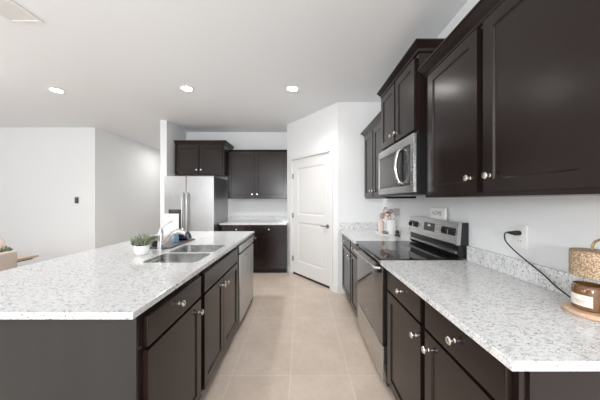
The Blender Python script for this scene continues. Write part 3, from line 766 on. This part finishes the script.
def utensil(name, label, cat, tip, foot, m, head):
    t_ = thing(name, label, cat, foot)
    obj('handle', tube(B(), handle_to(tip, foot, 0), [.0045, .0045, .004], 10), m, t_)
    bm = B(); x, y, z = tip
    if head == 'spoon': ellipsoid(bm, (x, y, z+.030), .030, .010, .042)
    elif head == 'spatula': box(bm, x-.032, x+.032, y-.004, y+.004, z, z+.085, .0035)
    elif head == 'ladle': ellipsoid(bm, (x, y, z+.022), .036, .024, .030)
    else:
        for k in range(6):
            a = PI*k/6; ca, sa = math.cos(a)*.03, math.sin(a)*.03
            tube(bm, curve_pts([(x, y, z-.01), (x+ca*.8, y+sa*.8, z+.03), (x+ca, y+sa, z+.06), (x, y, z+.098), (x-ca, y-sa, z+.06), (x-ca*.8, y-sa*.8, z+.03), (x, y, z-.01)], 30), .0016, 6)
    obj('head', bm, m, t_)
zf = zt0+.012
utensil('wooden_spoon', 'wooden spoon leaning far left in the utensil crock', 'spoon', (ux-.112, uy-.008, zt0+.185), (ux-.030, uy-.004, zf), 'spoonwood', 'spoon')
utensil('ladle', 'rose gold ladle with round bowl in the utensil crock', 'ladle', (ux-.058, uy-.040, zt0+.215), (ux-.010, uy-.022, zf), 'rose', 'ladle')
utensil('whisk', 'wire whisk at the back of the utensil crock', 'whisk', (ux-.052, uy+.050, zt0+.225), (ux-.014, uy+.022, zf), 'rose', 'whisk')
utensil('slotted_spoon', 'grey round-headed spoon upright in the utensil crock', 'spoon', (ux-.006, uy+.0, zt0+.250), (ux+.002, uy+.0, zf), 'silicone', 'ladle')
utensil('spatula', 'grey spatula leaning right in the utensil crock', 'spatula', (ux+.038, uy-.070, zt0+.225), (ux+.022, uy-.024, zf), 'silicone', 'spatula')
solo('pinch_bowl', lathe(B(), [(.001, 0), (.024, 0), (.034, .020), (.036, .030), (.033, .030), (.030, .020), (.001, .006)], (1.01, 2.855, zt0), 30), 'greymat', 'tiny grey pinch bowl on the white tray beside the crock', 'bowl')
solo('pepper_mill', lathe(B(), [(.001, 0), (.026, 0), (.028, .004), (.020, .03), (.024, .05), (.016, .066), (.001, .07)], (1.122, 2.772, CT+.0006), 28), 'panel', 'short dark grey grinder at the right of the white crock', 'grinder')

# ================================================================== ISLAND ITEMS
def foliage(c, R, H, n, ln, wd, seed, up=.6):
    rnd = random.Random(seed); bm = B()
    for _ in range(n):
        a = rnd.uniform(0, 2*PI); rad = R*math.sqrt(rnd.random()); z = c[2]+H*rnd.random()*(1-.45*rad/R)
        p = Vector((c[0]+rad*math.cos(a), c[1]+rad*math.sin(a), z))
        d = Vector((math.cos(a)*rnd.uniform(.2, 1), math.sin(a)*rnd.uniform(.2, 1), rnd.uniform(-.2, 1)*up+.2)).normalized()
        s = d.cross(Vector((rnd.uniform(-1, 1), rnd.uniform(-1, 1), .3))).normalized(); L_ = ln*rnd.uniform(.6, 1.2); W_ = wd*rnd.uniform(.7, 1.2)
        up_ = s.cross(d)*W_*.3
        v = [bm.verts.new(q) for q in (p, p+d*L_*.45+s*W_*.5+up_, p+d*L_, p+d*L_*.45-s*W_*.5+up_, p+d*L_*.5)]
        bm.faces.new((v[0], v[1], v[4])); bm.faces.new((v[1], v[2], v[4])); bm.faces.new((v[2], v[3], v[4])); bm.faces.new((v[3], v[0], v[4]))
    return bm
px, py = -1.238, 1.85
t_ = thing('potted_plant', 'small leafy green plant in a round white pot by the faucet', 'plant', (px, py, CT))
obj('pot', lathe(B(), [(.001, .0006), (.036, .0006), (.046, .012), (.052, .036), (.052, .056), (.048, .072), (.045, .070), (.045, .060), (.001, .060)], (px, py, CT), 36), 'white', t_)
obj('soil', lathe(B(), [(.001, .0605), (.0445, .0605), (.0445, .064), (.001, .066)], (px, py, CT), 28), 'soil', t_)
fo_ = obj('foliage', foliage((px, py, CT+.070), .062, .085, 300, .026, .010, 3, 1.2), 'leafpale', t_)
obj('dark_leaves', foliage((px, py, CT+.066), .050, .04, 70, .026, .011, 5), 'leafdark', fo_)
bm = B()
for k in range(12):
    a = k*.9; tube(bm, [(px+.02*math.cos(a), py+.02*math.sin(a), CT+.064), (px+.05*math.cos(a), py+.05*math.sin(a), CT+.12+.012*math.sin(k*2.3))], .0012, 6)
obj('stems', bm, 'leaf', fo_)
solo('serving_tray', BX(-1.37, -1.125, 2.05, 2.53, CT+.0006, CT+.014, bev=.004), 'tray', 'dark rectangular tray on the island behind the faucet', 'tray')
zt1 = CT+.0146
jx, jy = -1.285, 2.11
t_ = thing('potted_plant', 'trailing green sprigs in a small brown pot on the dark tray', 'plant', (jx, jy, zt1))
obj('pot', lathe(B(), [(.001, 0), (.030, 0), (.036, .03), (.035, .045), (.031, .045), (.031, .04), (.001, .04)], (jx, jy, zt1), 28), 'soil', t_)
obj('foliage', foliage((jx, jy, zt1+.04), .05, .05, 170, .028, .012, 9), 'leafpale', t_)
sx_, sy_ = -1.215, 2.31
t_ = thing('soap_bottle', 'squat blue dish soap bottle on the dark tray', 'bottle', (sx_, sy_, zt1))
obj('bottle', lathe(B(), [(.001, 0), (.022, 0), (.025, .004), (.025, .062), (.012, .076), (.011, .084), (.001, .084)], (sx_, sy_, zt1), 28), 'blue', t_)
obj('cap', lathe(B(), [(.001, .0845), (.012, .0845), (.011, .1), (.001, .102)], (sx_, sy_, zt1), 20), 'capw', t_)
solo('scrubber_bowl', lathe(B(), [(.001, 0), (.045, 0), (.066, .022), (.070, .05), (.062, .062), (.052, .058), (.05, .03), (.001, .02)], (-1.205, 2.44, zt1), 36), 'navy', 'dark navy round bowl on the tray beyond the faucet', 'bowl')

# ================================================================== DINING CORNER
t_ = thing('dining_table', 'oak dining table with dark edge beyond the island at left', 'table', (-3.7, 2.05, 0))
obj('tabletop', BX(-4.6, -2.81, 1.55, 2.55, .728, .75, bev=.002), 'tablewood', t_)
obj('edge_band', BX(-4.56, -2.84, 1.58, 2.52, .712, .7275), 'tableedge', t_)
for x in (-4.5, -3.2):
    for y in (1.62, 2.42): obj('leg', BX(x, x+.07, y, y+.07, .0005, .7115, bev=.004), 'tableedge', t_)
t_ = thing('dining_chair', 'beige upholstered dining chair at the end of the dining table', 'chair', (-2.85, 1.97, 0))
bm = BX(-2.70, -2.63, 1.73, 2.215, .40, .868, bev=.022, seg=4)
obj('backrest', bm, 'beige', t_)
obj('seat', BX(-3.10, -2.702, 1.73, 2.215, .40, .49, bev=.025, seg=4), 'beige', t_)
for x in (-3.06, -2.70):
    for y in (1.76, 2.145): obj('leg', BX(x, x+.04, y, y+.04, .0005, .3995, bev=.003), 'tableedge', t_)
bm = lathe(B(), [(.001, .0005), (.035, .0005), (.052, .05), (.062, .10), (.058, .15), (.034, .188), (.028, .20), (.022, .195), (.001, .17)], (-3.175, 2.48, .75), 36)
solo('blush_vase', bm, 'pinkvase', 'rounded blush vase on the dining table behind the beige chair', 'vase')
t_ = thing('potted_plant', 'tiny leafy plant on the dining table beside the blush vase', 'plant', (-2.93, 2.36, .75))
obj('pot', lathe(B(), [(.001, .0005), (.030, .0005), (.038, .05), (.034, .05), (.033, .045), (.001, .045)], (-2.93, 2.36, .75), 24), 'soil', t_)
obj('foliage', foliage((-2.93, 2.36, .80), .034, .075, 120, .026, .014, 12), 'leaf', t_)
